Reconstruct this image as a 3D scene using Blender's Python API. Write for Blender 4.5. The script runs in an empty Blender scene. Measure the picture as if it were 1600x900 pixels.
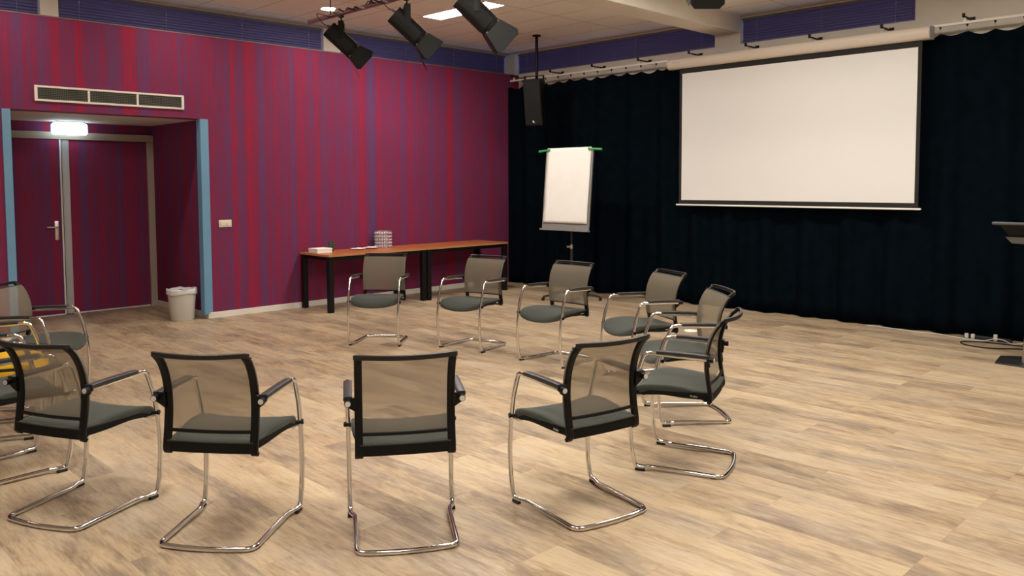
import bpy, bmesh, math, random
from mathutils import Vector, Matrix
S = bpy.context.scene
COL = S.collection
R = math.radians
random.seed(7)

# ------------------------------------------------------------------ camera
YAW, PITCH, ROLL = 0.780219747, 0.0609148157, -0.00378492869
F_PX, PY, CAM_H = 1277.92776, 363.42009, 1.65
cy, sy, cp, sp = math.cos(YAW), math.sin(YAW), math.cos(PITCH), math.sin(PITCH)
fwd = Vector((sy*cp, cy*cp, -sp)); rt = Vector((cy, -sy, 0)); up = rt.cross(fwd)
cr, sr = math.cos(ROLL), math.sin(ROLL)
rt2 = rt*cr + up*sr; up2 = -rt*sr + up*cr
cam = bpy.data.cameras.new('camera'); cam_o = bpy.data.objects.new('camera', cam); COL.objects.link(cam_o)
m3 = Matrix((rt2, up2, -fwd)).transposed()
cam_o.matrix_world = Matrix.Translation((0, 0, CAM_H)) @ m3.to_4x4()
cam.sensor_width = 36.0; cam.lens = 36.0*F_PX/1600.0
cam.shift_y = -(450-PY)/1600.0
cam.clip_start = 0.05; cam.clip_end = 200
S.camera = cam_o

# ------------------------------------------------------------------ world, exposure
S.view_settings.view_transform = 'Standard'; S.view_settings.look = 'None'
S.view_settings.gamma = 1.0; S.view_settings.use_curve_mapping = False
S.view_settings.exposure = 0.12
W = bpy.data.worlds.new('world'); S.world = W; W.use_nodes = True
W.node_tree.nodes['Background'].inputs[0].default_value = (0.16, 0.30, 0.75, 1)   # dusk sky
W.node_tree.nodes['Background'].inputs[1].default_value = 1.5
PANEL_EMIT = 61.0          # strength of the fluorescent ceiling panels
PANEL_COL = (1.0, 0.935, 0.85)
SPOT_EMIT = 140.0

# ------------------------------------------------------------------ materials
def lin(c):
    return tuple((v/255/12.92 if v/255 <= .04045 else ((v/255+.055)/1.055)**2.4) for v in c)
def mat(name, col, rough=.5, metal=0., spec=.5, noise=None, bump=None, emit=None, estr=1., trans=None, sheen=0., alpha=None):
    m = bpy.data.materials.new(name); m.use_nodes = True
    nt = m.node_tree; b = nt.nodes['Principled BSDF']
    b.inputs['Base Color'].default_value = (*col, 1); b.inputs['Roughness'].default_value = rough
    b.inputs['Metallic'].default_value = metal; b.inputs['Specular IOR Level'].default_value = spec
    if sheen: b.inputs['Sheen Weight'].default_value = sheen
    if trans: b.inputs['Transmission Weight'].default_value = trans
    if emit: b.inputs['Emission Color'].default_value = (*emit, 1); b.inputs['Emission Strength'].default_value = estr
    geo = None
    if noise or bump: geo = nt.nodes.new('ShaderNodeNewGeometry')
    if noise:
        sc, amt = noise
        n = nt.nodes.new('ShaderNodeTexNoise'); n.inputs['Scale'].default_value = sc; n.inputs['Detail'].default_value = 4
        nt.links.new(geo.outputs['Position'], n.inputs['Vector'])
        r = nt.nodes.new('ShaderNodeMapRange'); r.inputs['From Min'].default_value = .25; r.inputs['From Max'].default_value = .75
        r.inputs['To Min'].default_value = 1-amt; r.inputs['To Max'].default_value = 1+amt
        nt.links.new(n.outputs['Fac'], r.inputs['Value'])
        mx = nt.nodes.new('ShaderNodeVectorMath'); mx.operation = 'SCALE'; mx.inputs[0].default_value = col
        nt.links.new(r.outputs[0], mx.inputs['Scale']); nt.links.new(mx.outputs[0], b.inputs['Base Color'])
    if bump:
        sc, amt = bump
        n = nt.nodes.new('ShaderNodeTexNoise'); n.inputs['Scale'].default_value = sc; n.inputs['Detail'].default_value = 3
        nt.links.new(geo.outputs['Position'], n.inputs['Vector'])
        bp = nt.nodes.new('ShaderNodeBump'); bp.inputs['Strength'].default_value = amt; bp.inputs['Distance'].default_value = .002
        nt.links.new(n.outputs['Fac'], bp.inputs['Height']); nt.links.new(bp.outputs[0], b.inputs['Normal'])
    return m

def math_node(nt, op, a, b=None, c=None):
    n = nt.nodes.new('ShaderNodeMath'); n.operation = op
    for i, v in enumerate((a, b, c)):
        if v is None: continue
        if isinstance(v, (int, float)): n.inputs[i].default_value = v
        else: nt.links.new(v, n.inputs[i])
    return n.outputs[0]
def ramp(nt, fac, stops, interp='LINEAR'):
    n = nt.nodes.new('ShaderNodeValToRGB'); n.color_ramp.interpolation = interp
    el = n.color_ramp.elements
    while len(el) < len(stops): el.new(.5)
    for e, (p, c) in zip(el, stops): e.position = p; e.color = (*c, 1)
    nt.links.new(fac, n.inputs[0]); return n.outputs['Color']
def mixc(nt, kind, fac, a, b):
    n = nt.nodes.new('ShaderNodeMix'); n.data_type = 'RGBA'; n.blend_type = kind
    for s, v in ((n.inputs[0], fac), (n.inputs[6], a), (n.inputs[7], b)):
        if isinstance(v, (int, float)): s.default_value = v
        elif isinstance(v, tuple): s.default_value = (*v, 1)
        else: nt.links.new(v, s)
    return n.outputs[2]

def mat_floor():
    m = bpy.data.materials.new('oak_vinyl_planks'); m.use_nodes = True; nt = m.node_tree; b = nt.nodes['Principled BSDF']
    geo = nt.nodes.new('ShaderNodeNewGeometry'); sep = nt.nodes.new('ShaderNodeSeparateXYZ'); nt.links.new(geo.outputs['Position'], sep.inputs[0])
    X, Y = sep.outputs[0], sep.outputs[1]
    v = nt.nodes.new('ShaderNodeCombineXYZ'); nt.links.new(Y, v.inputs[0]); nt.links.new(X, v.inputs[1])
    br = nt.nodes.new('ShaderNodeTexBrick'); nt.links.new(v.outputs[0], br.inputs['Vector'])
    br.offset = .37; br.offset_frequency = 3; br.squash = 1
    br.inputs['Scale'].default_value = 1; br.inputs['Brick Width'].default_value = 1.22; br.inputs['Row Height'].default_value = .18
    br.inputs['Mortar Size'].default_value = .0011; br.inputs['Mortar Smooth'].default_value = .3; br.inputs['Bias'].default_value = 0
    br.inputs['Color1'].default_value = (0, 0, 0, 1); br.inputs['Color2'].default_value = (1, 1, 1, 1); br.inputs['Mortar'].default_value = (.5, .5, .5, 1)
    rnd = nt.nodes.new('ShaderNodeSeparateColor'); nt.links.new(br.outputs['Color'], rnd.inputs[0]); rnd = rnd.outputs[0]
    def noise(sx, sy_, scale, detail, w, rough=.55, dist=0.):
        c = nt.nodes.new('ShaderNodeCombineXYZ')
        nt.links.new(math_node(nt, 'MULTIPLY', X, sx), c.inputs[0]); nt.links.new(math_node(nt, 'MULTIPLY', Y, sy_), c.inputs[1])
        n = nt.nodes.new('ShaderNodeTexNoise'); n.noise_dimensions = '4D'; nt.links.new(c.outputs[0], n.inputs['Vector'])
        n.inputs['Scale'].default_value = scale; n.inputs['Detail'].default_value = detail; n.inputs['Roughness'].default_value = rough
        n.inputs['Distortion'].default_value = dist
        nt.links.new(math_node(nt, 'MULTIPLY', rnd, w), n.inputs['W']); return n.outputs['Fac']
    blot = noise(3.6, 1.3, 1.9, 3, 9.0, .6, .5)       # large grey-brown clouds in the print
    grain = noise(15, 2.0, 2.3, 4, 17., .62, .6)      # long streaks
    mid = noise(40, 6.0, 2.2, 4, 29., .6, .5)         # short dark flecks
    fine = noise(110, 9.0, 2.5, 3, 23., .5)
    t = math_node(nt, 'ADD', math_node(nt, 'MULTIPLY', blot, .42), math_node(nt, 'MULTIPLY', grain, .36))
    t = math_node(nt, 'ADD', t, math_node(nt, 'MULTIPLY', rnd, .13))
    t = math_node(nt, 'ADD', t, math_node(nt, 'MULTIPLY', mid, .24))
    t = math_node(nt, 'ADD', t, math_node(nt, 'MULTIPLY', fine, .10))
    col = ramp(nt, t, [(.45, (.17, .12, .08)), (.53, (.29, .208, .135)), (.60, (.42, .305, .19)), (.68, (.53, .405, .255)), (.79, (.60, .48, .325))])
    grey = ramp(nt, noise(1.8, .8, 1.9, 2, 31.), [(.42, (0, 0, 0)), (.62, (1, 1, 1))])
    gs = nt.nodes.new('ShaderNodeSeparateColor'); nt.links.new(grey, gs.inputs[0])
    gcol = ramp(nt, t, [(.46, (.22, .175, .135)), (.74, (.47, .39, .30))])
    col = mixc(nt, 'MIX', math_node(nt, 'MULTIPLY', gs.outputs[0], .55), col, gcol)
    col = mixc(nt, 'MIX', math_node(nt, 'MULTIPLY', br.outputs['Fac'], .35), col, (.16, .11, .07))
    nt.links.new(col, b.inputs['Base Color'])
    b.inputs['Roughness'].default_value = .42; b.inputs['Specular IOR Level'].default_value = .35
    bp = nt.nodes.new('ShaderNodeBump'); bp.inputs['Strength'].default_value = .12; bp.inputs['Distance'].default_value = .001
    nt.links.new(fine, bp.inputs['Height']); nt.links.new(bp.outputs[0], b.inputs['Normal'])
    return m

def mat_stripes():
    m = bpy.data.materials.new('striped_plum_wallcovering'); m.use_nodes = True; nt = m.node_tree; b = nt.nodes['Principled BSDF']
    geo = nt.nodes.new('ShaderNodeNewGeometry'); sep = nt.nodes.new('ShaderNodeSeparateXYZ'); nt.links.new(geo.outputs['Position'], sep.inputs[0])
    u = math_node(nt, 'ADD', sep.outputs[0], sep.outputs[1])
    def n1(scale, detail=1., off=0.):
        n = nt.nodes.new('ShaderNodeTexNoise'); n.noise_dimensions = '1D'
        nt.links.new(math_node(nt, 'ADD', u, off), n.inputs['W']); n.inputs['Scale'].default_value = scale; n.inputs['Detail'].default_value = detail
        return n.outputs['Fac']
    a = n1(5.5, 1); c = n1(26, 2, 5.); d = n1(95, 2, 9.)
    # fibres that start and stop along the height
    cv = nt.nodes.new('ShaderNodeCombineXYZ'); nt.links.new(math_node(nt, 'MULTIPLY', u, 130), cv.inputs[0]); nt.links.new(math_node(nt, 'MULTIPLY', sep.outputs[2], 2.5), cv.inputs[1])
    fb = nt.nodes.new('ShaderNodeTexNoise'); fb.noise_dimensions = '2D'; nt.links.new(cv.outputs[0], fb.inputs['Vector']); fb.inputs['Scale'].default_value = 1; fb.inputs['Detail'].default_value = 1
    t = math_node(nt, 'ADD', math_node(nt, 'MULTIPLY', a, .42), math_node(nt, 'MULTIPLY', c, .34))
    t = math_node(nt, 'ADD', t, math_node(nt, 'MULTIPLY', d, .44))
    t = math_node(nt, 'ADD', t, math_node(nt, 'MULTIPLY', fb.outputs['Fac'], .40))
    t = math_node(nt, 'SUBTRACT', t, .285)
    col = ramp(nt, t, [(.26, (.085, .062, .170)), (.38, (.125, .048, .140)), (.48, (.165, .034, .098)), (.58, (.225, .024, .072)), (.70, (.330, .018, .046))])
    nt.links.new(col, b.inputs['Base Color']); b.inputs['Roughness'].default_value = .8; b.inputs['Specular IOR Level'].default_value = .15
    bp = nt.nodes.new('ShaderNodeBump'); bp.inputs['Strength'].default_value = .25; bp.inputs['Distance'].default_value = .001
    nt.links.new(d, bp.inputs['Height']); nt.links.new(bp.outputs[0], b.inputs['Normal'])
    return m

def mat_wood(name, c1, c2, rough=.35):
    m = bpy.data.materials.new(name); m.use_nodes = True; nt = m.node_tree; b = nt.nodes['Principled BSDF']
    geo = nt.nodes.new('ShaderNodeNewGeometry'); mp = nt.nodes.new('ShaderNodeMapping'); mp.inputs['Scale'].default_value = (1.2, 22, 22)
    nt.links.new(geo.outputs['Position'], mp.inputs[0]); n = nt.nodes.new('ShaderNodeTexNoise'); n.inputs['Scale'].default_value = 2; n.inputs['Detail'].default_value = 4
    nt.links.new(mp.outputs[0], n.inputs['Vector']); col = ramp(nt, n.outputs['Fac'], [(.35, c1), (.65, c2)])
    nt.links.new(col, b.inputs['Base Color']); b.inputs['Roughness'].default_value = rough
    return m

def mat_mesh():
    m = bpy.data.materials.new('taupe_backrest_mesh'); m.use_nodes = True; nt = m.node_tree
    for n in list(nt.nodes): nt.nodes.remove(n)
    out = nt.nodes.new('ShaderNodeOutputMaterial')
    d = nt.nodes.new('ShaderNodeBsdfDiffuse'); d.inputs[0].default_value = (.38, .335, .26, 1)
    tl = nt.nodes.new('ShaderNodeBsdfTranslucent'); tl.inputs[0].default_value = (.15, .125, .095, 1)
    tr = nt.nodes.new('ShaderNodeBsdfTransparent'); tr.inputs[0].default_value = (.86, .84, .80, 1)
    m1 = nt.nodes.new('ShaderNodeMixShader'); m1.inputs[0].default_value = .3; nt.links.new(d.outputs[0], m1.inputs[1]); nt.links.new(tl.outputs[0], m1.inputs[2])
    # woven yarn weave gives a slight value change across the cloth
    geo = nt.nodes.new('ShaderNodeNewGeometry'); n = nt.nodes.new('ShaderNodeTexNoise'); n.inputs['Scale'].default_value = 350
    nt.links.new(geo.outputs['Position'], n.inputs['Vector'])
    r = nt.nodes.new('ShaderNodeMapRange'); r.inputs['To Min'].default_value = .34; r.inputs['To Max'].default_value = .48; nt.links.new(n.outputs['Fac'], r.inputs[0])
    m2 = nt.nodes.new('ShaderNodeMixShader'); nt.links.new(r.outputs[0], m2.inputs[0]); nt.links.new(m1.outputs[0], m2.inputs[1]); nt.links.new(tr.outputs[0], m2.inputs[2])
    nt.links.new(m2.outputs[0], out.inputs[0]); return m

def mat_ceiling():
    m = bpy.data.materials.new('ceiling_tiles'); m.use_nodes = True; nt = m.node_tree; b = nt.nodes['Principled BSDF']
    geo = nt.nodes.new('ShaderNodeNewGeometry'); sep = nt.nodes.new('ShaderNodeSeparateXYZ'); nt.links.new(geo.outputs['Position'], sep.inputs[0])
    def line(c, per, off, w):
        f = math_node(nt, 'FRACT', math_node(nt, 'DIVIDE', math_node(nt, 'SUBTRACT', c, off), per))
        f = math_node(nt, 'ABSOLUTE', math_node(nt, 'SUBTRACT', f, .5))
        return math_node(nt, 'GREATER_THAN', f, .5-w/per/2)
    l = math_node(nt, 'MAXIMUM', line(sep.outputs[0], .6, 8.01-.3+.3, .014), line(sep.outputs[1], 1.2, 7.28, .014))
    n = nt.nodes.new('ShaderNodeTexNoise'); n.inputs['Scale'].default_value = 60; nt.links.new(geo.outputs['Position'], n.inputs['Vector'])
    base = ramp(nt, n.outputs['Fac'], [(.3, (.80, .755, .70)), (.7, (.88, .835, .78))])
    col = mixc(nt, 'MIX', l, base, (.50, .44, .38)); nt.links.new(col, b.inputs['Base Color'])
    b.inputs['Roughness'].default_value = .9; b.inputs['Specular IOR Level'].default_value = .1
    return m

M = dict(
 floor=mat_floor(), stripes=mat_stripes(), ceiling=mat_ceiling(), mesh=mat_mesh(),
 cream=mat('cream_paint', (.74, .69, .61), .7, noise=(3, .04)),
 white_trim=mat('white_gloss_trim', (.80, .77, .70), .45),
 blue=mat('light_blue_paint', (.15, .33, .52), .5, noise=(4, .05)),
 frame_beige=mat('warm_grey_door_frame', (.42, .36, .30), .5),
 alu=mat('brushed_aluminium', (.62, .60, .57), .32, 1., noise=(20, .05)),
 door_edge=mat('aluminium_door_stile', (.46, .47, .50), .4, .4),
 chrome=mat('polished_chrome', (.76, .76, .77), .10, 1.),
 blackp=mat('black_plastic', (.0035, .0036, .0042), .45, spec=.25, bump=(400, .15)),
 padp=mat('black_arm_pad', (.026, .026, .029), .38, spec=.5),
 glide=mat('black_rubber', (.012, .011, .010), .7),
 seat=mat('charcoal_seat_fabric', (.043, .049, .041), .85, spec=.2, noise=(160, .18), bump=(500, .4), sheen=.15),
 seat_side=mat('black_seat_shell', (.007, .0072, .007), .75, spec=.2, noise=(200, .15)),
 yellow=mat('yellow_seat_fabric', (.80, .47, .015), .7, noise=(90, .1)),
 tag=mat('white_print', (.75, .75, .75), .6),
 navy=mat('navy_stage_velvet', (.0026, .0054, .0085), .95, spec=.0, noise=(8, .25)),
 blind=mat('violet_blue_slats', (.16, .155, .34), .5, spec=.4),
 blind_head=mat('blind_headrail', (.16, .14, .17), .5),
 cord=mat('pale_cord', (.45, .48, .58), .6),
 steel=mat('black_steel', (.006, .006, .007), .5, spec=.22),
 housing=mat('black_lamp_housing', (.008, .009, .009), .5, spec=.25, noise=(12, .2)),
 flap=mat('dark_grey_barn_door', (.010, .012, .012), .5, spec=.25),
 table=mat_wood('cherry_veneer', (.40, .115, .030), (.56, .18, .052)),
 table_edge=mat_wood('table_edge_band', (.44, .20, .095), (.54, .27, .13)),
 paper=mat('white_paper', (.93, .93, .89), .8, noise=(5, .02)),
 grey=mat('grey_metal_frame', (.27, .27, .26), .45),
 green=mat('green_plastic', (.05, .36, .10), .35),
 glass=mat('green_glass', (.02, .20, .09), .08, trans=.6),
 clear=mat('pale_glass_beads', (.62, .56, .60), .15, noise=(60, .25)),
 wire=mat('thin_silver_wire', (.50, .42, .47), .3, .7),
 china=mat('white_china', (.82, .80, .78), .3),
 bin=mat('white_bin_plastic', (.62, .60, .56), .4),
 liner=mat('thin_white_bin_liner', (.74, .74, .76), .35, bump=(60, .6)),
 screen=mat('matte_projection_cloth', (.80, .80, .785), .9, spec=.1),
 screen_black=mat('black_screen_border', (.012, .012, .012), .8),
 case=mat('cream_screen_case', (.70, .62, .53), .45),
 case_end=mat('grey_end_cap', (.42, .42, .44), .5),
 dark=mat('dark_grille_backing', (.03, .035, .035), .7),
 slat=mat('grille_slats', (.20, .20, .17), .5),
 pipe=mat('mauve_steel_pipe', (.25, .14, .18), .4, .3),
 cable=mat('black_cable', (.013, .013, .014), .5),
 wcable=mat('white_cable', (.60, .60, .58), .5),
 lect_grey=mat('grey_lectern_edge', (.075, .08, .085), .4),
 lect_beige=mat('taupe_lectern_shelf', (.085, .08, .07), .5),
 base=mat('dark_steel_base', (.016, .018, .020), .45),
 outlet=mat('ivory_switch_plastic', (.78, .72, .58), .4),
 edge=mat('muted_top_edge', (.20, .13, .15), .6),
 rail=mat('black_top_rail', (.007, .007, .008), .38, spec=.6),
 capmat=mat('satin_nickel', (.80, .80, .80), .4, .4),
 bolt=mat('worn_steel', (.45, .38, .30), .35, .8),
)
def emat(name, col, st):
    m = bpy.data.materials.new(name); m.use_nodes = True; nt = m.node_tree
    for n in list(nt.nodes): nt.nodes.remove(n)
    e = nt.nodes.new('ShaderNodeEmission'); e.inputs[0].default_value = (*col, 1); e.inputs[1].default_value = st
    o = nt.nodes.new('ShaderNodeOutputMaterial'); nt.links.new(e.outputs[0], o.inputs[0]); return m
M['panel'] = emat('fluorescent_panel', PANEL_COL, PANEL_EMIT)
M['spot'] = emat('downlight_glow', (1, .85, .7), SPOT_EMIT)
M['exit'] = emat('emergency_light_glow', (.72, .93, 1.0), 4.5)
gm = bpy.data.materials.new('window_glass'); gm.use_nodes = True
_nt = gm.node_tree
for _n in list(_nt.nodes): _nt.nodes.remove(_n)
_o = _nt.nodes.new('ShaderNodeOutputMaterial'); _t = _nt.nodes.new('ShaderNodeBsdfTransparent'); _g = _nt.nodes.new('ShaderNodeBsdfGlossy')
_g.inputs['Roughness'].default_value = .02; _m = _nt.nodes.new('ShaderNodeMixShader'); _m.inputs[0].default_value = .08
_t.inputs[0].default_value = (.85, .92, .95, 1)
_nt.links.new(_t.outputs[0], _m.inputs[1]); _nt.links.new(_g.outputs[0], _m.inputs[2]); _nt.links.new(_m.outputs[0], _o.inputs[0])
M['glasspane'] = gm

# ------------------------------------------------------------------ mesh helpers
def obj(name, bm, m, parent=None, smooth=True, ang=35, loc=None):
    me = bpy.data.meshes.new(name)
    bmesh.ops.recalc_face_normals(bm, faces=bm.faces[:])
    bm.to_mesh(me); bm.free()
    for mm in (m if isinstance(m, (list, tuple)) else [m]): me.materials.append(M[mm] if isinstance(mm, str) else mm)
    if smooth:
        me.polygons.foreach_set('use_smooth', [True]*len(me.polygons)); me.set_sharp_from_angle(angle=R(ang))
    o = bpy.data.objects.new(name, me); COL.objects.link(o)
    if parent: o.parent = parent
    if loc: o.location = loc
    return o
def thing(name, label, cat, loc=(0, 0, 0), rz=0, group=None):
    o = bpy.data.objects.new(name, None); COL.objects.link(o); o.empty_display_size = .1
    o.location = loc; o.rotation_euler = (0, 0, rz); o['label'] = label; o['category'] = cat
    if group: o['group'] = group
    return o
def tag(o, label, cat, group=None):
    o['label'] = label; o['category'] = cat
    if group: o['group'] = group
    return o
def struct(name, bm, m, parent=None, smooth=False):
    o = obj(name, bm, m, parent, smooth)
    if not parent: o['kind'] = 'structure'
    return o
def box(bm, x0, x1, y0, y1, z0, z1, bev=0., seg=2, mi=0, mx=None):
    g = bmesh.ops.create_cube(bm, size=1)
    vs = g['verts']
    for v in vs:
        v.co = Vector(((x0+x1)/2+v.co.x*(x1-x0), (y0+y1)/2+v.co.y*(y1-y0), (z0+z1)/2+v.co.z*(z1-z0)))
    fs = {f for v in vs for f in v.link_faces}
    if bev:
        es = list({e for v in vs for e in v.link_edges})
        r = bmesh.ops.bevel(bm, geom=es, offset=bev, segments=seg, affect='EDGES', profile=.5)
        fs |= set(r['faces']); vs = list({v for f in fs if f.is_valid for v in f.verts})
    for f in fs:
        if f.is_valid: f.material_index = mi
    if mx is not None:
        for v in {v for f in fs if f.is_valid for v in f.verts}: v.co = mx @ v.co
def catmull(pts, n=6):
    P = [Vector(p) for p in pts]; out = []
    for i in range(len(P)-1):
        p0 = P[max(i-1, 0)]; p1 = P[i]; p2 = P[i+1]; p3 = P[min(i+2, len(P)-1)]
        for k in range(n):
            t = k/n
            out.append(.5*((2*p1)+(-p0+p2)*t+(2*p0-5*p1+4*p2-p3)*t*t+(-p0+3*p1-3*p2+p3)*t**3))
    out.append(P[-1]); return out
def fillet(pts, rad, n=6):
    P = [Vector(p) for p in pts]; out = [P[0]]
    rads = rad if isinstance(rad, (list, tuple)) else [rad]*(len(P)-2)
    for i in range(1, len(P)-1):
        a, b, c = P[i-1], P[i], P[i+1]; r = rads[i-1]
        d1 = (a-b); d2 = (c-b); r1 = min(r, d1.length*.49, d2.length*.49)
        s = b+d1.normalized()*r1; e = b+d2.normalized()*r1
        for k in range(n+1):
            t = k/n; out.append((1-t)**2*s+2*t*(1-t)*b+t*t*e)
    out.append(P[-1]); return out
def sweep(bm, pts, r, seg=10, closed=False, cap=True, lat=None, r2=None, sq=False):
    """tube along pts; with lat given the section is an ellipse/rounded box: r along lat, r2 across"""
    P = [Vector(p) for p in pts]; n = len(P); rings = []
    nrm = None
    for i in range(n):
        if closed: t = (P[(i+1) % n]-P[i-1])
        else: t = P[min(i+1, n-1)]-P[max(i-1, 0)]
        if t.length < 1e-9: t = Vector((0, 0, 1))
        t.normalize()
        if lat is not None:
            a = Vector(lat); a = (a-t*a.dot(t)).normalized(); b = t.cross(a)
        else:
            if nrm is None:
                nrm = Vector((0, 0, 1)) if abs(t.z) < .9 else Vector((1, 0, 0))
            a = (nrm-t*nrm.dot(t)).normalized(); nrm = a; b = t.cross(a)
        ring = []
        rr = r(i/(n-1)) if callable(r) else r
        for k in range(seg):
            an = 2*math.pi*(k+.5)/seg; c, s_ = math.cos(an), math.sin(an)
            if sq:
                e = .35; c = math.copysign(abs(c)**e, c); s_ = math.copysign(abs(s_)**e, s_)
            ring.append(bm.verts.new(P[i]+a*(rr*c)+b*((r2 if r2 else rr)*s_)))
        rings.append(ring)
    m = n if closed else n-1
    for i in range(m):
        A, B = rings[i], rings[(i+1) % n]
        for k in range(seg): bm.faces.new((A[k], A[(k+1) % seg], B[(k+1) % seg], B[k]))
    if cap and not closed:
        bm.faces.new(rings[0][::-1]); bm.faces.new(rings[-1])
def cyl(bm, p0, p1, r0, r1=None, seg=20, cap=True):
    r1 = r0 if r1 is None else r1
    p0 = Vector(p0); p1 = Vector(p1); t = (p1-p0).normalized()
    a = t.orthogonal().normalized(); b = t.cross(a)
    A = [bm.verts.new(p0+(a*math.cos(2*math.pi*k/seg)+b*math.sin(2*math.pi*k/seg))*r0) for k in range(seg)]
    B = [bm.verts.new(p1+(a*math.cos(2*math.pi*k/seg)+b*math.sin(2*math.pi*k/seg))*r1) for k in range(seg)]
    for k in range(seg): bm.faces.new((A[k], A[(k+1) % seg], B[(k+1) % seg], B[k]))
    if cap: bm.faces.new(A[::-1]); bm.faces.new(B)
def lathe(bm, prof, seg=32, c=(0, 0)):
    rings = []
    for r, z in prof:
        rings.append([bm.verts.new((c[0]+r*math.cos(2*math.pi*k/seg), c[1]+r*math.sin(2*math.pi*k/seg), z)) for k in range(seg)])
    for A, B in zip(rings, rings[1:]):
        for k in range(seg): bm.faces.new((A[k], A[(k+1) % seg], B[(k+1) % seg], B[k]))
    return rings
def grid_surface(bm, f, nu, nv):
    V = [[bm.verts.new(f(i/nu, j/nv)) for j in range(nv+1)] for i in range(nu+1)]
    for i in range(nu):
        for j in range(nv): bm.faces.new((V[i][j], V[i+1][j], V[i+1][j+1], V[i][j+1]))
    return V
def prism(bm, poly, z0, z1, mx=None):
    A = [bm.verts.new((x, y, z0)) for x, y in poly]; B = [bm.verts.new((x, y, z1)) for x, y in poly]; n = len(poly)
    for k in range(n): bm.faces.new((A[k], A[(k+1) % n], B[(k+1) % n], B[k]))
    bm.faces.new(A[::-1]); bm.faces.new(B)
    if mx is not None:
        for v in A+B: v.co = mx @ v.co
def NB(): return bmesh.new()
def text_obj(name, body, size, m, parent, mx, ext=.0004):
    cu = bpy.data.curves.new(name, 'FONT'); cu.body = body; cu.size = size; cu.extrude = ext; cu.align_x = 'CENTER'; cu.align_y = 'CENTER'
    t = bpy.data.objects.new(name+'_tmp', cu); COL.objects.link(t)
    dg = bpy.context.evaluated_depsgraph_get(); me = bpy.data.meshes.new_from_object(t.evaluated_get(dg))
    bpy.data.objects.remove(t); me.transform(mx); me.materials.clear(); me.materials.append(M[m]); me.name = name
    o = bpy.data.objects.new(name, me); COL.objects.link(o); o.parent = parent; return o

# ================================================================== THE ROOM
YW = 9.68       # face of the plum wall
XW = 9.75       # right wall
ZP = 3.42       # top of the plum wall
ZC = 3.82       # ceiling
AX0, AX1, AY, AZ = 2.26, 4.36, 11.34, 2.43   # door alcove
XL, YB = -4.5, -4.0
bm = NB(); box(bm, XL-.2, XW+.3, YB-.2, AY+.3, -.1, 0); struct('floor', bm, 'floor')
bm = NB(); box(bm, XL-.2, XW+.3, YB-.2, YW+.45, ZC, ZC+.1); struct('ceiling', bm, 'ceiling')
# plum wall with the alcove opening
bm = NB()
box(bm, XL-.2, AX0, YW, YW+.20, 0, ZP); box(bm, AX1, XW+.2, YW, YW+.20, 0, ZP); box(bm, AX0, AX1, YW, YW+.20, AZ, ZP)
struct('wall_left', bm, 'stripes')
bm = NB(); box(bm, XL-.2, XW, YW-.006, YW+.235, ZP, ZP+.012); struct('trim_1', bm, 'edge')
# alcove
bm = NB(); box(bm, AX0-.1, AX0, YW+.20, AY, 0, AZ); struct('wall_alcove_left', bm, 'stripes')
bm = NB(); box(bm, AX1, AX1+.1, YW+.20, AY, 0, AZ); struct('wall_alcove_right', bm, 'stripes')
bm = NB(); box(bm, AX0-.1, AX1+.1, AY, AY+.1, 0, AZ); struct('wall_alcove_back', bm, 'stripes')
bm = NB(); box(bm, AX0-.1, AX1+.1, YW+.20, AY+.1, AZ, AZ+.05); struct('ceiling_alcove', bm, 'cream')
# other walls (behind and beside the camera)
bm = NB(); box(bm, XL-.2, XL, YB, YW, 0, ZC); struct('wall_rear', bm, 'cream')
bm = NB(); box(bm, XL, XW+.2, YB-.2, YB, 0, ZC); struct('wall_front', bm, 'cream')
# right wall with its two window openings
WR = [(-2.2, .2), (3.42, 5.59), (5.97, 9.76)]
WZ0, WZ1 = 3.45, 3.78
bm = NB(); box(bm, XW, XW+.2, YB, YW+.3, 0, WZ0); box(bm, XW, XW+.2, YB, YW+.3, WZ1, ZC)
box(bm, XW, XW+.2, YB, -2.2, WZ0, WZ1); box(bm, XW, XW+.2, .2, 3.42, WZ0, WZ1)
box(bm, XW, XW+.2, 5.59, 5.97, WZ0, WZ1); box(bm, XW, XW+.2, 9.76, YW+.3, WZ0, WZ1)
struct('wall_right', bm, 'cream')
# upper left wall behind the plum one
YU = 9.95
WL = [(-4.4, -.75), (-.45, 2.69), (2.87, 6.2), (6.47, 9.735)]
bm = NB(); box(bm, XL-.2, XW, YU, YU+.2, 3.3, WZ0); box(bm, XL-.2, XW, YU, YU+.2, WZ1+.005, ZC)
for a, b_ in ((XL-.2, -4.4), (-.75, -.45), (2.69, 2.87), (6.2, 6.47), (9.735, XW)): box(bm, a, b_, YU, YU+.2, WZ0, WZ1+.005)
struct('wall_left_upper', bm, 'cream')
bm = NB(); box(bm, XL-.2, XW, YU-.012, YU, WZ1+.012, ZC-.012); struct('trim_2', bm, 'frame_beige')
bm = NB()
box(bm, XW-.012, XW, 5.97, YU-.02, WZ1+.012, ZC-.012); box(bm, XW-.012, XW, 3.42, 5.59, WZ1+.012, ZC-.012); struct('trim_3', bm, 'frame_beige')
# ceiling beam
bm = NB(); box(bm, XL, XW, 5.60, 5.96, 3.60, ZC+.02, .006, 1); struct('trim_4', bm, 'cream')
# light blue corner posts of the alcove
for i, (a, b_) in enumerate(((2.222, 2.302), (4.298, 4.40))):
    bm = NB(); box(bm, a, b_, YW-.012, YW+.10 if i else YW+.07, .055 if i else 0, AZ, .004, 1); struct('trim_%d' % (5+i), bm, 'blue')
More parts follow.
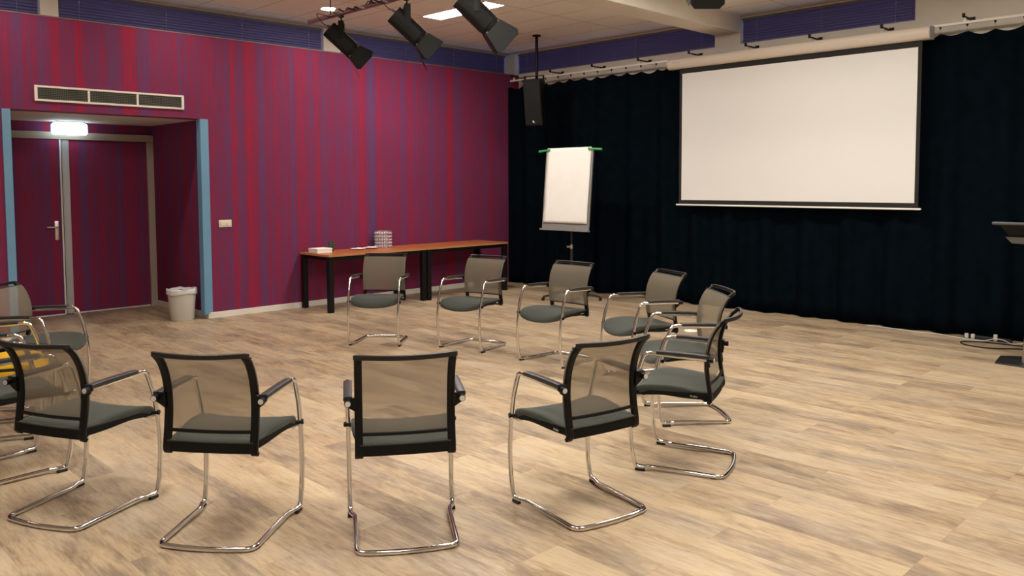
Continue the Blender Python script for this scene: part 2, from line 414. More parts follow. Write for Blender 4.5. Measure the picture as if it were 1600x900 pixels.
# baseboards
bm = NB(); box(bm, AX1+.0, XW-.3, YW-.016, YW, 0, .075, .003, 1); struct('baseboard_left', bm, 'white_trim')
bm = NB(); box(bm, XL, 2.225, YW-.016, YW, 0, .075, .003, 1); struct('baseboard_left_2', bm, 'white_trim')
bm = NB(); box(bm, AX1-.016, AX1, YW-.012, AY-.06, 0, .075, .003, 1); struct('baseboard_alcove', bm, 'white_trim')

# windows: frame + pane, with mullions
def window(name, a, b_, axis):
    bm = NB()
    zs = (WZ0+.002, WZ1)
    n = max(1, round((b_-a)/1.1)); t = .025
    def bx(u0, u1, z0, z1, d0=.10, d1=.15):
        if axis == 'x': box(bm, u0, u1, YU+d0, YU+d1, z0, z1)
        else: box(bm, XW+d0, XW+d1, u0, u1, z0, z1)
    bx(a, b_, zs[0], zs[0]+.04); bx(a, b_, zs[1]-.04, zs[1])
    for k in range(n+1):
        u = a+(b_-a)*k/n; u = min(max(u, a+t), b_-t); bx(u-t, u+t, zs[0], zs[1])
    o = struct(name, bm, 'frame_beige')
    bm = NB()
    if axis == 'x': box(bm, a, b_, YU+.123, YU+.127, zs[0], zs[1])
    else: box(bm, XW+.123, XW+.127, a, b_, zs[0], zs[1])
    obj('glass_pane', bm, 'glasspane', o, False)
for i, (a, b_) in enumerate(WL): window('window_%d' % (i+1), a, b_, 'x')
for i, (a, b_) in enumerate(WR): window('window_%d' % (i+5), a, b_, 'y')
def blind(a, b_, axis, label, off=.035, gap=.018):
    """closed venetian blind hanging in a high window"""
    n = 9; h = (WZ1-WZ0)
    cx, o0 = (a+b_)/2, off
    loc = (cx, YU+off, WZ0) if axis == 'x' else (XW+off, cx, WZ0)
    t = thing('venetian_blind', label, 'blind', loc, 0 if axis == 'x' else -math.pi/2, 'closed venetian blinds in the high windows')
    L = (b_-a)/2-gap
    bm = NB(); pitch = (h-.03)/n
    for k in range(n):
        z = .010+pitch*(k+.5)
        # curved slat section, tipped almost shut
        sec = [(-.024+.048*j/5, (0, .005, .008, .008, .005, 0)[j]) for j in range(6)]
        tl = R(-48); pts = [(u*math.cos(tl)-w*math.sin(tl), u*math.sin(tl)+w*math.cos(tl)) for u, w in sec]
        V0 = [bm.verts.new((-L, p[0], z+p[1])) for p in pts]; V1 = [bm.verts.new((L, p[0], z+p[1])) for p in pts]
        for j in range(5): bm.faces.new((V0[j], V0[j+1], V1[j+1], V1[j]))
    obj('slats', bm, 'blind', t, True, 60)
    bm = NB(); box(bm, -L, L, -.014, .014, h-.028, h-.002); obj('headrail', bm, 'blind_head', t, False)
    bm = NB(); box(bm, -L, L, -.010, .010, .002, .012); obj('bottom_rail', bm, 'blind', t, False)
    for k in range(max(2, round(L*2/.85))):
        x = -L+.2+(2*L-.4)*k/(max(2, round(L*2/.85))-1); bm = NB()
        cyl(bm, (x, -.017, .0), (x, -.017, h-.03), .0012, seg=5)
        cyl(bm, (x, -.017, h-.12), (x, -.017, h-.09), .0035, seg=8)
        obj('lift_cord', bm, 'cord', t, False)
blind(WL[1][0], WL[1][1], 'x', 'closed blue blind at the far left, left of the first cream pillar')
blind(WL[2][0], WL[2][1], 'x', 'long closed blue blind above the plum wall over the air vent')
blind(WL[3][0], WL[3][1], 'x', 'closed blue blind behind the hanging stage lamps, reaching the room corner')
blind(WR[2][0], WR[2][1]-.04, 'y', 'closed violet blind above the curtain left of the white ceiling beam')
blind(WR[1][0], WR[1][1], 'y', 'closed violet blind above the projection screen, right of the ceiling beam')

# ------------------------------------------------------------------ doors in the alcove
YD = 11.30
bm = NB()
box(bm, AX0, 4.36, YD-.03, AY, 2.213, 2.303, .004, 1); box(bm, 4.275, 4.36, YD-.03, AY, 0, 2.213, .004, 1); box(bm, AX0, 2.33, YD-.03, AY, 0, 2.213, .004, 1)
box(bm, AX0, 4.275, YD-.034, YD-.02, 2.243, 2.249)
struct('trim_7', bm, 'frame_beige')
def door(name, a, b_, y):
    bm = NB(); box(bm, a, b_, y, y+.04, .02, 2.21, .002, 1); d = struct(name, bm, 'stripes')
    bm = NB(); box(bm, a, b_, y-.004, y+.03, .004, .02); obj('kick_strip', bm, 'white_trim', d, False)
    return d
d1 = door('door_1', 2.335, 3.205, YD-.018); d2 = door('door_2', 3.32, 4.272, YD)
bm = NB(); box(bm, 3.203, 3.222, YD-.026, YD+.03, .01, 2.21, .002, 1); obj('edge_strip', bm, 'white_trim', d1, False)
bm = NB(); box(bm, 3.245, 3.318, YD-.008, YD+.03, .01, 2.21, .003, 1); box(bm, 3.236, 3.245, YD-.004, YD+.03, .01, 2.21); obj('stile', bm, 'door_edge', d2, False)
bm = NB(); box(bm, 3.12, 3.165, YD-.030, YD-.018, .955, 1.195, .004); hd = obj('handle_plate', bm, 'alu', d1)
bm = NB(); sweep(bm, fillet([(3.143, YD-.03, 1.115), (3.143, YD-.075, 1.115), (3.02, YD-.075, 1.118)], .02, 5), .0095, 10); obj('lever', bm, 'alu', hd)
bm = NB(); cyl(bm, (3.143, YD-.038, 1.035), (3.143, YD-.028, 1.035), .017); obj('lock_cylinder', bm, 'alu', hd)

# emergency light over the doors
t = thing('emergency_light', 'glowing white emergency light box under the alcove ceiling above the doors', 'light', (3.29, 11.14, AZ))
bm = NB(); box(bm, -.17, .17, -.05, .05, -.012, 0, .004); obj('mounting_plate', bm, 'white_trim', t)
bm = NB(); box(bm, -.20, .20, -.055, .055, -.165, -.022, .03, 4); obj('diffuser', bm, 'exit', t)
for sx in (-.12, .12):
    bm = NB(); cyl(bm, (sx, 0, -.03), (sx, 0, 0), .012); obj('bracket', bm, 'white_trim', t)

# air vent
t = thing('air_vent', 'long white three-section air grille on the plum wall above the alcove', 'vent', (3.32, YW, 2.61))
bm = NB()
hw, hh, fw = .79, .083, .022
box(bm, -hw, hw, -.018, 0, hh-fw, hh, .003, 1); box(bm, -hw, hw, -.018, 0, -hh, -hh+fw, .003, 1)
for x0, x1 in ((-hw, -hw+.028), (-.269, -.248), (.248, .269), (hw-.028, hw)): box(bm, x0, x1, -.0175, 0, -hh+fw-.001, hh-fw+.001)
obj('frame', bm, 'white_trim', t)
bm = NB(); box(bm, -hw+.01, hw-.01, -.002, -.0005, -hh+.01, hh-.01); obj('backing', bm, 'dark', t, False)
for x0, x1 in ((-hw+.028, -.269), (-.248, .248), (.269, hw-.028)):
    bm = NB()
    for k in range(6):
        z = -hh+fw+.011+k*.0185; box(bm, x0, x1, -.014, -.004, z-.0017, z+.0017)
    for k in range(28):
        x = x0+(x1-x0)*(k+.5)/28; box(bm, x-.001, x+.001, -.010, -.003, -hh+fw, hh-fw)
    obj('grille', bm, 'slat', t, False)

# switch
t = thing('light_switch', 'ivory double light switch on the plum wall beside the right blue post', 'switch', (4.586, YW, 1.16))
bm = NB(); box(bm, -.082, .082, -.012, 0, -.045, .045, .006); obj('plate', bm, 'outlet', t)
for sx in (-.04, .04):
    bm = NB(); cyl(bm, (sx, -.024, 0), (sx, -.010, 0), .023, .025); obj('dimmer_knob', bm, 'outlet', t)

# ------------------------------------------------------------------ ceiling lights
def panel(x, y, label):
    t = thing('ceiling_light', label, 'light', (x, y, ZC), 0, 'fluorescent panels in the ceiling')
    bm = NB()
    box(bm, -.15, .15, -.61, -.60, -.008, .0); box(bm, -.15, .15, .60, .61, -.008, .0); box(bm, -.16, -.15, -.61, .61, -.008, 0); box(bm, .15, .16, -.61, .61, -.008, 0)
    obj('frame', bm, 'white_trim', t, False)
    bm = NB(); box(bm, -.15, .15, -.60, .60, -.006, -.002); obj('diffuser', bm, 'panel', t, False)
panel(6.93, 7.88, 'bright white fluorescent panel in the ceiling behind the stage lamps')
for x, wx in ((.9, 'left part of the room'), (3.9, 'middle of the room'), (6.93, 'right part of the room')):
    for y, wy in ((4.1, 'circle of chairs'), (1.3, 'near side of the circle')): panel(x, y, 'fluorescent panel in the %s, above the %s' % (wx, wy))
for x, l in ((5.65, 'small round recessed downlight in the ceiling left of the lamp bar'), (3.95, 'recessed downlight above the light switch, outside the picture'),
             (2.25, 'recessed downlight above the door alcove, outside the picture'), (.55, 'recessed downlight far left along the plum wall, outside the picture')):
    t = thing('downlight', l, 'light', (x, 8.93, ZC), 0, 'downlights along the plum wall')
    bm = NB(); lathe(bm, [(.112, 0), (.112, -.006), (.098, -.008), (.096, -.002)]); obj('trim_ring', bm, 'white_trim', t)
    bm = NB(); cyl(bm, (0, 0, -.004), (0, 0, -.001), .096); obj('lens', bm, 'spot', t)

# ------------------------------------------------------------------ stage curtain, track, hooks, brackets
XC = 9.50; HS = .262; Y_H0 = 9.36
def curt(u, v):
    y = 9.66-u*(9.66+3.0)
    ph = (y-Y_H0)/HS*math.pi
    # deep folds: pinched at hooks, fuller and drifting at the floor
    low = 1-v
    w = .030*math.sin(ph*1.0+.5*math.sin(y*2.1))*(1.15-.2*v)+.020*math.sin(ph*2.0+1.3+low*1.1*math.sin(y*1.3))*(.35+low)+.018*math.sin(y*2.9+low*.7)
    sag = .038*abs(math.sin(ph))**1.3*v**30
    ztop = 3.225-sag; z = .012+.008*math.sin(y*7)+v*(ztop-.02)
    return Vector((XC+w, y+.012*math.sin(ph*2+2)*low, z))
bm = NB()
NU, NV = 900, 26
V = []
for i in range(NU+1):
    row = []
    for j in range(NV+1):
        v = j/NV; v = 1-(1-v)**1.6 if v > .5 else v*(1-(.5)**1.6)/.5
        row.append(bm.verts.new(curt(i/NU, v)))
    V.append(row)
for i in range(NU):
    for j in range(NV): bm.faces.new((V[i][j], V[i+1][j], V[i+1][j+1], V[i][j+1]))
c = obj('stage_curtain', bm, 'navy', None, True, 180)
sm = c.modifiers.new('thickness', 'SOLIDIFY'); sm.thickness = .004
tag(c, 'floor-length navy black velvet curtain covering the right wall', 'curtain')
bm = NB(); box(bm, XC-.012, XC+.012, -3.1, 9.62, 3.295, 3.322, .002, 1); box(bm, XC-.016, XC-.012, -3.1, 9.62, 3.295, 3.300)
tag(obj('curtain_track', bm, 'white_trim', None), 'thin white curtain track running along the right wall above the curtain', 'rail')
k = 0; proto = None
y = Y_H0
def curtain_hook(y, first):
    t = thing('curtain_hook', '', 'hook', (XC, y, 3.295), 0, 'curtain hooks hanging from the track')
    bm = NB(); prism(bm, [(-.014, 0), (.014, 0), (.004, -.028), (-.004, -.028)], -.006, .006, Matrix.Rotation(R(90), 4, 'Z') @ Matrix.Rotation(R(90), 4, 'X')); obj('glider', bm, 'blackp', t, False)
    bm = NB(); sweep(bm, [(0, 0, -.026), (0, 0, -.060), (.006, 0, -.072), (0, 0, -.082)], .0024, 6); obj('pin', bm, 'bolt', t)
    return t
def copy_tree(o, parent=None):
    c = o.copy(); COL.objects.link(c)
    if parent: c.parent = parent
    for ch in list(o.children): copy_tree(ch, c)
    return c
proto = curtain_hook(Y_H0, True)
ORD = 'first second third fourth fifth sixth seventh eighth ninth tenth eleventh twelfth'.split()
nl = nr = 0; put = False
for k in range(29):
    y = Y_H0-k*HS
    if 3.15 < y < 6.42 or y < 2.0: continue        # nothing of these shows behind the screen case
    c = copy_tree(proto) if put else proto
    put = True; c.location = (XC, y, 3.295)
    if y > 6: c['label'] = '%s curtain hook from the room corner, left of the projection screen' % ORD[nl]; nl += 1
    else: c['label'] = '%s curtain hook to the right of the projection screen case' % ORD[nr]; nr += 1
def bracket(y):
    t = thing('track_bracket', '', 'bracket', (XW, y, 3.37), 0, 'black brackets holding the curtain track')
    bm = NB(); box(bm, -.30, 0, -.014, .014, -.012, .004, .003, 1); box(bm, -.305, -.285, -.014, .014, -.012, .030, .003, 1); obj('arm', bm, 'steel', t)
    bm = NB(); box(bm, -.012, 0, -.028, .028, -.03, .03, .003, 1); obj('wall_plate', bm, 'steel', t)
    bm = NB(); box(bm, -.262, -.238, -.010, .010, -.050, -.012); obj('clamp', bm, 'white_trim', t)
    return t
bl = ['black track bracket nearest the room corner, beside the loudspeaker pole', 'second black track bracket from the corner, just right of the loudspeaker',
      'third black track bracket from the corner, above the flip chart', 'black track bracket just left of the projection screen case',
      'black track bracket above the left end of the projection screen case', 'black track bracket over the screen case, right under the beam pillar',
      'black track bracket above the middle of the projection screen case', 'black track bracket above the right part of the projection screen case',
      'black track bracket on the cream wall right of the projection screen']
bp = bracket(9.537)
for i, l in enumerate(bl):
    b_ = bp if i == 0 else copy_tree(bp)
    b_.location = (XW, 9.537-i*.838, 3.37); b_['label'] = l

# ------------------------------------------------------------------ projection screen
XS = 9.34
kx = XS/9.40
t = thing('projection_screen', 'large white pull-down projection screen with black border in front of the curtain', 'projection screen', (XS, 4.72, 3.22))
def sy_(y): return y*kx-4.72
def sz_(z): return 1.65+(z-1.65)*kx-3.22
bm = NB()
y0, y1 = sy_(3.131), sy_(6.433); za, zb = sz_(3.161), sz_(3.300)
sec = [(-.075, 0.0), (-.070, .045), (-.045, .068), (.055, .070), (.070, .055), (.070, -.055), (.045, -.068), (-.03, -.068), (-.062, -.045)]
A = [bm.verts.new((x, y0, z+(za+zb)/2)) for x, z in sec]; B = [bm.verts.new((x, y1, z+(za+zb)/2)) for x, z in sec]
for i in range(len(sec)): bm.faces.new((A[i], A[(i+1) % len(sec)], B[(i+1) % len(sec)], B[i]))
obj('case', bm, 'case', t, True, 50)
for yy, s in ((y0, -1), (y1, 1)):
    bm = NB(); prism(bm, [(x*1.03, z*1.03) for x, z in sec], 0, .012)
    for v in bm.verts: v.co = Vector((v.co.x, yy+s*v.co.z, v.co.y+(za+zb)/2))
    obj('end_cap', bm, 'case_end' if s < 0 else 'case', t, True, 50)
bl0, bl1 = sy_(3.215), sy_(6.285); bz0, bz1 = sz_(1.352), za+.02
bm = NB(); box(bm, -.002, .002, bl0, bl1, bz0, bz1); obj('border', bm, 'screen_black', t, False)
bm = NB(); box(bm, -.005, -.002, sy_(3.256), sy_(6.243), sz_(1.411), sz_(3.094)); obj('image_area', bm, 'screen', t, False)
bm = NB(); box(bm, -.014, .014, sy_(3.186), sy_(6.322), sz_(1.336), sz_(1.356), .004); obj('bottom_bar', bm, 'paper', t)
MT = Matrix.Translation((-.0765, sy_(6.30), (za+zb)/2+.012)) @ Matrix.Rotation(R(-90), 4, 'Z') @ Matrix.Rotation(R(90), 4, 'X')
text_obj('lettering', 'Projecta', .034, 'case_end', t, MT)
for yy in (sy_(3.5), sy_(4.8), sy_(6.1)):
    bm = NB(); box(bm, .06, .41-.005, yy-.012, yy+.012, (za+zb)/2+.02, (za+zb)/2+.04); obj('wall_arm', bm, 'steel', t, False)

# ------------------------------------------------------------------ loudspeaker on its ceiling pole
t = thing('ceiling_speaker', 'black column loudspeaker hanging on a pole from the ceiling near the corner', 'loudspeaker', (8.86, 8.42, ZC))
bm = NB(); cyl(bm, (0, 0, -.64), (0, 0, -.0), .022, seg=16); obj('pole', bm, 'steel', t)
bm = NB(); cyl(bm, (0, 0, -.02), (0, 0, 0), .06); obj('ceiling_plate', bm, 'steel', t)
rs = Matrix.Translation((-.02, .0, -.98)) @ Matrix.Rotation(math.atan2(-.35, -1.0), 4, 'Z') @ Matrix.Rotation(R(9), 4, 'Y')   # faces local +x
bm = NB()
pl = [(-.13, -.085), (-.13, .085), (.10, .135), (.125, .135), (.125, -.135), (.10, -.135)]
prism(bm, pl, -.34, .34, rs); bmesh.ops.bevel(bm, geom=bm.edges[:], offset=.006, segments=1, affect='EDGES'); cab = obj('cabinet', bm, 'housing', t)
bm = NB(); box(bm, .125, .133, -.125, .125, -.325, .325, .003, 1, mx=rs); obj('grille', bm, 'housing', cab)
bm = NB(); box(bm, .133, .1345, -.008, .008, -.285, -.262, mx=rs); box(bm, .133, .1345, -.008, .022, -.290, -.283, mx=rs); obj('badge', bm, 'tag', cab, False)
bm = NB()
for s in (-1, 1): box(bm, -.02, .02, s*.148-.006, s*.148+.006, .22, .385, mx=rs)
box(bm, -.02, .02, -.154, .154, .372, .386, mx=rs); obj('yoke', bm, 'steel', t, False)

# ------------------------------------------------------------------ lamp bar and stage lamps
PX, PZ = 5.05, 3.50
t = thing('lamp_bar', 'mauve steel lamp bar wrapped in cables below the ceiling', 'bar', (PX, 8.40, PZ))
bm = NB(); cyl(bm, (0, 0, 0), (0, -5.4, 0), .024, seg=16); obj('pipe', bm, 'pipe', t)
for yy in (-.45, -2.4, -4.5):
    bm = NB(); cyl(bm, (0, yy, .02), (0, yy, ZC-PZ), .006, seg=8); obj('hanger', bm, 'steel', t)
for a, (n_, amp, r_) in enumerate(((60, .030, .008), (44, .036, .011), (50, .026, .006), (38, .036, .008))):
    bm = NB(); pts = []
    for i in range(n_*3):
        f = i/(n_*3-1); yy = -.55-f*4.6; an = i*.55+a*1.6
        pts.append((amp*math.cos(an)*1.0, yy, .018+amp*math.sin(an)*.8+.010*math.sin(i*.31+a)))
    sweep(bm, pts, r_, 6); obj('cable', bm, 'cable' if a != 1 else 'wcable', t)
def flap_mesh(w0, w1, l, th=.003):
    bm = NB(); prism(bm, [(-w0/2, 0), (w0/2, 0), (w1/2, l*.82), (w1/2-.03, l), (-w1/2+.03, l), (-w1/2, l*.82)], 0, th); return bm
def stage_lamp(loc, direc, rollv, label, doors, drop=.16, size=1., cat='stage lamp'):
    t = thing('stage_lamp', label, cat, loc, 0, 'black stage lamps hanging below the ceiling')
    X = Vector(direc).normalized(); Yv = Vector(rollv).normalized(); Yv = (Yv-X*Yv.dot(X)).normalized(); Zv = X.cross(Yv)
    rot = Matrix((X, Yv, Zv)).transposed().to_4x4()
    c = Vector((0, 0, -drop-.12)); mx = Matrix.Translation(c) @ rot @ Matrix.Scale(size, 4)
    # local: x forward, y sideways, z up
    bm = NB()
    pr = [(-.095, -.07), (-.095, .05), (-.06, .10), (.06, .10), (.095, .05), (.095, -.07), (.06, -.105), (-.06, -.105)]
    V0 = [bm.verts.new((-.20, y_, z_)) for y_, z_ in pr]; V1 = [bm.verts.new((.17, y_, z_)) for y_, z_ in pr]
    for i in range(8): bm.faces.new((V0[i], V0[(i+1) % 8], V1[(i+1) % 8], V1[i]))
    bm.faces.new(V0[::-1]); bm.faces.new(V1)
    bmesh.ops.bevel(bm, geom=bm.edges[:], offset=.004, segments=1, affect='EDGES')
    for s in (-1, 1):
        for k in range(3): box(bm, -.15+.0, .12, s*.095-.004, s*.095+.004, -.045+k*.035, -.037+k*.035)
    box(bm, -.16, .13, -.012, .012, .098, .112)
    for v in bm.verts: v.co = mx @ v.co
    h = obj('housing', bm, 'housing', t, True, 30)
    bm = NB()
    for s in (-1, 1): cyl(bm, mx @ Vector((-.14, s*.07, .10)), mx @ Vector((.165, s*.07, .10)), .004, seg=6); 
    obj('edge_rod', bm, 'bolt', h)
    bm = NB(); cyl(bm, mx @ Vector((.17, 0, 0)), mx @ Vector((.20, 0, 0)), .108*size, seg=28); cyl(bm, mx @ Vector((.196, 0, 0)), mx @ Vector((.208, 0, 0)), .112*size, seg=28); obj('front_ring', bm, 'steel', t)
    bm = NB(); cyl(bm, mx @ Vector((.20, 0, 0)), mx @ Vector((.212, 0, 0)), .085*size, seg=28); obj('lens', bm, 'dark', t)
    bm = NB()
    for k in range(4):
        an = R(45+90*k); p = mx @ Vector((.205, .108*math.cos(an), .108*math.sin(an))); q = mx @ Vector((.225, .120*math.cos(an), .120*math.sin(an))); cyl(bm, p, q, .011, seg=8)
    obj('wing_nut', bm, 'bolt', t)
    for k, (op, l, w1) in enumerate(doors):   # four flaps: +y, +z, -y, -z
        wide = k % 2
        bm = flap_mesh(.20, w1, l); an = R(90*k)
        fm = mx @ Matrix.Rotation(an, 4, 'X') @ Matrix.Translation((.212, .098, 0)) @ Matrix.Rotation(R(op), 4, 'Z') @ Matrix(((0, 1, 0, 0), (0, 0, 1, 0), (1, 0, 0, 0), (0, 0, 0, 1)))
        for v in bm.verts: v.co = fm @ v.co
        obj('barn_door', bm, 'flap', t, False)
    # yoke: straps from the pivots up to the clamp
    bm = NB(); topz = -.035
    for s in (-1, 1):
        a = mx @ Vector((.0, s*.104, .0)); side = (rot @ Vector((0, s, 0, 0))).to_3d()
        b_ = Vector((a.x*.95, a.y*.95, topz-.06)); 
        lat = (b_-a).cross(side)
        sweep(bm, [a, a+(b_-a)*.5, b_], .030, 8, lat=lat, r2=.004, sq=True)
    p = [Vector(((mx @ Vector((0, s*.104, 0))).x*.95, (mx @ Vector((0, s*.104, 0))).y*.95, topz-.06)) for s in (-1, 1)]
    sweep(bm, [p[0], (p[0]+p[1])/2, p[1]], .030, 8, lat=(p[1]-p[0]).cross(Vector((0, 0, 1))), r2=.004, sq=True)
    obj('yoke', bm, 'steel', t)
    bm = NB(); cyl(bm, (0, 0, -.035), (0, 0, -.10), .009, seg=10); box(bm, -.018, .018, -.03, .03, -.045, -.022, .003, 1)
    sweep(bm, [(.030*math.cos(R(a_)), 0, .030*math.sin(R(a_))) for a_ in range(-110, 150, 15)], .006, 8, lat=(0, 1, 0), r2=.006); obj('clamp', bm, 'steel', t)
    bm = NB(); rear = mx @ Vector((-.20, 0, .03)); rr = (mx @ Vector((-.30, -.02, .0)))
    sweep(bm, catmull([rear, rr, rr+Vector((-.04, .05, .10)), Vector((-.06, .10, -.03)), Vector((0, .12, .02))], 8), .0045, 7); obj('power_cable', bm, 'cable', t)
    bm = NB(); cyl(bm, rear, rear+(rr-rear)*.45, .014, .010, seg=10); obj('cable_plug', bm, 'blind', t)
    return t
D_ = (.80, -.42, -.80)
stage_lamp((PX, 7.74, PZ), (.72, -.50, -.80), (.62, .75, 0), 'leftmost black stage lamp on the lamp bar, its pale flap turned to the viewer', [(25, .19, .26), (18, .19, .26), (12, .21, .28), (20, .28, .12)], .17, .88)
stage_lamp((PX, 6.57, PZ), D_, (.62, .75, 0), 'middle one of the three black stage lamps on the bar', [(14, .20, .27), (12, .20, .26), (10, .20, .27), (22, .30, .12)], .18, .88)
stage_lamp((PX, 5.56, PZ), D_, (.62, .75, 0), 'rightmost and nearest black stage lamp of the three on the bar', [(12, .23, .28), (10, .21, .27), (8, .23, .30), (16, .25, .14)], .19, .92)

# ------------------------------------------------------------------ flip chart
FC = Vector((8.65, 7.57, 0))
t = thing('flip_chart', 'grey flip chart easel with blank white paper standing in front of the curtain', 'flip chart', FC)
tl = math.atan2(.10, 1.12)
bw, bh = .435, 1.14
fx = Matrix.Translation((-.07, .04, .985)) @ Matrix.Rotation(tl, 4, 'Y')      # board local: x normal(-x faces room), y width, z up
bm = NB(); box(bm, -.008, .008, -bw, bw, 0, bh, .003, 1, mx=fx); box(bm, -.014, .010, bw-.012, bw, 0, bh, .002, 1, mx=fx); box(bm, -.014, .010, -bw, -bw+.012, 0, bh, .002, 1, mx=fx)
bd = obj('board', bm, 'grey', t)
bm = NB(); box(bm, -.055, .010, -bw-.01, bw+.012, -.014, .004, .003, 1, mx=fx); box(bm, -.055, -.051, -bw, bw, 0, .012, mx=fx); obj('pen_tray', bm, 'grey', t)
def pad(u, v):
    return fx @ Vector((-.020-.006*math.sin(v*9+u*2)*(1-v)**.5*.6-.004*math.sin(u*7+v*5), -bw+.035+u*(2*bw-.06), .095+v*(bh-.08)))
bm = NB(); grid_surface(bm, pad, 16, 28); bmesh.ops.recalc_face_normals(bm, faces=bm.faces[:])
pd = obj('paper_pad', bm, 'paper', t, True, 180); s_ = pd.modifiers.new('thick', 'SOLIDIFY'); s_.thickness = .006
for s in (-1, 1):
    bm = NB(); y_ = s*(bw-.005)
    a = fx @ Vector((-.030, s*(bw-.06), bh-.012)); b_ = fx @ Vector((-.030+(.05 if s < 0 else .0), s*(bw+.125), bh-.028+(.0 if s > 0 else .008)))
    sweep(bm, [a, b_], lambda f, s=s: .014+.004*f, 12)
    sweep(bm, [a+Vector((-.004, 0, 0)), a+Vector((.03, 0, 0))], .020, 12); obj('clip_arm', bm, 'green', t)
bm = NB(); cyl(bm, (0.02, 0, .12), (.02, 0, 1.55), .016, seg=12); cyl(bm, (.02, 0, .12), (.02, 0, .75), .021, seg=12); obj('pole', bm, 'base', t)
bm = NB(); cyl(bm, (.02, 0, .72), (.02, 0, .78), .028, seg=12); cyl(bm, (-.03, .02, .75), (0.02, 0, .75), .009, seg=8); cyl(bm, (-.045, .026, .75), (-.028, .019, .75), .018, seg=12); obj('clamp_knob', bm, 'alu', t)
for k in range(5):
    an = R(150+72*k); bm = NB(); c_, s_ = math.cos(an), math.sin(an)
    sweep(bm, [(.02+.02*c_, .02*s_, .13), (.02+.2*c_, .2*s_, .10), (.02+.42*c_, .42*s_, .055)], .016, 8); cyl(bm, (.02+.42*c_, .42*s_-.012, .024), (.02+.42*c_, .42*s_+.012, .024), .024, seg=14); obj('foot', bm, 'base', t)

# ------------------------------------------------------------------ tables with the things on them
def work_table(x0, x1, label):
    y0, y1 = 8.95, 9.655; cx, cyy = (x0+x1)/2, (y0+y1)/2
    t = thing('work_table', label, 'table', (cx, cyy, 0), 0, 'two cherry tables end to end at the plum wall')
    hx, hy = (x1-x0)/2, (y1-y0)/2
    bm = NB(); box(bm, -hx, hx, -hy, hy, .716, .742, .002, 1)
    tp = obj('tabletop', bm, 'table', t)
    bm = NB(); box(bm, -hx-.001, hx+.001, -hy-.0015, -hy+.001, .7165, .7395); box(bm, -hx-.0015, -hx+.001, -hy, hy, .7165, .7395); obj('edge_band', bm, 'table_edge', tp, False)
    bm = NB()
    box(bm, -hx+.04, hx-.04, -hy+.035, -hy+.06, .665, .716); box(bm, -hx+.04, hx-.04, hy-.06, hy-.035, .665, .716)
    box(bm, -hx+.03, -hx+.055, -hy+.06, hy-.06, .665, .716); box(bm, hx-.055, hx-.03, -hy+.06, hy-.06, .665, .716); obj('apron', bm, 'steel', t, False)
    for sx in (-1, 1):
        for s in (-1, 1):
            bm = NB(); cxx, cy2 = sx*(hx-.042), s*(hy-.042); box(bm, cxx-.034, cxx+.034, cy2-.034, cy2+.034, 0, .716, .004, 1); obj('leg', bm, 'steel', t)
work_table(5.60, 7.185, 'left of the two cherry tables, with the cups and plates on it')
work_table(7.193, 8.77, 'right cherry table, empty, reaching towards the room corner')
TZ = .742
t = thing('paper_box', 'flat white cardboard box lying on the left end of the table', 'box', (5.76, 9.41, TZ))
bm = NB(); box(bm, -.11, .11, -.11, .11, 0, .045, .002, 1); obj('box_body', bm, 'paper', t)
bm = NB(); box(bm, -.113, .113, -.113, .113, .040, .058, .003, 1); obj('lid', bm, 'paper', t)
t = thing('glass_cup', 'small green glass tumbler standing behind the white box', 'cup', (5.955, 9.45, TZ))
bm = NB(); lathe(bm, [(0.001, .0), (.028, 0), (.030, .03), (.042, .125), (.039, .125), (.027, .035), (.001, .03)], 24); obj('tumbler', bm, 'glass', t)
bm = NB(); lathe(bm, [(.0, .0), (.02, 0), (.028, .03), (.032, .075), (.0, .075)], 20)
for v in bm.verts: v.co.z += .032
obj('green_filling', bm, 'green', t)
for i, (x, y_, l) in enumerate(((6.375, 9.44, 'white plate with a folded napkin left of the other plate'), (6.60, 9.47, 'white plate with a folded napkin beside the beaded lantern'))):
    t = thing('napkin_plate', l, 'plate', (x, y_, TZ), .4*i, 'plates on the table')
    bm = NB(); lathe(bm, [(.001, .0), (.06, 0), (.105, .014), (.107, .017), (.06, .005), (.001, .004)], 32); obj('plate', bm, 'china', t)
    bm = NB(); prism(bm, [(-.07, -.05), (.06, -.06), (.02, .07)], .016, .026); bmesh.ops.bevel(bm, geom=bm.edges[:], offset=.003, segments=1, affect='EDGES'); obj('napkin', bm, 'paper', t)
t = thing('beaded_lantern', 'round glass beaded lantern with pale lattice at the back of the table', 'lantern', (6.835, 9.50, TZ))
bm = NB()
for k in range(20):
    a = 2*math.pi*k/20; cyl(bm, (.112*math.cos(a), .112*math.sin(a), 0), (.112*math.cos(a), .112*math.sin(a), .235), .0022, seg=5)
for z in (.004, .045, .09, .135, .18, .233): sweep(bm, [(.112*math.cos(2*math.pi*k/32), .112*math.sin(2*math.pi*k/32), z) for k in range(32)], .0028, 5, closed=True)
obj('wire_frame', bm, 'wire', t, False)
bm = NB()
for j, z in enumerate((.024, .068, .112, .158, .206)):
    for k in range(20):
        a = 2*math.pi*(k+.5)/20; bmesh.ops.create_icosphere(bm, subdivisions=1, radius=.0155, matrix=Matrix.Translation((.112*math.cos(a), .112*math.sin(a), z)))
b_ = obj('bead_lattice', bm, 'clear', t)
bm = NB(); cyl(bm, (0, 0, 0), (0, 0, .006), .108); obj('base_plate', bm, 'wire', t)

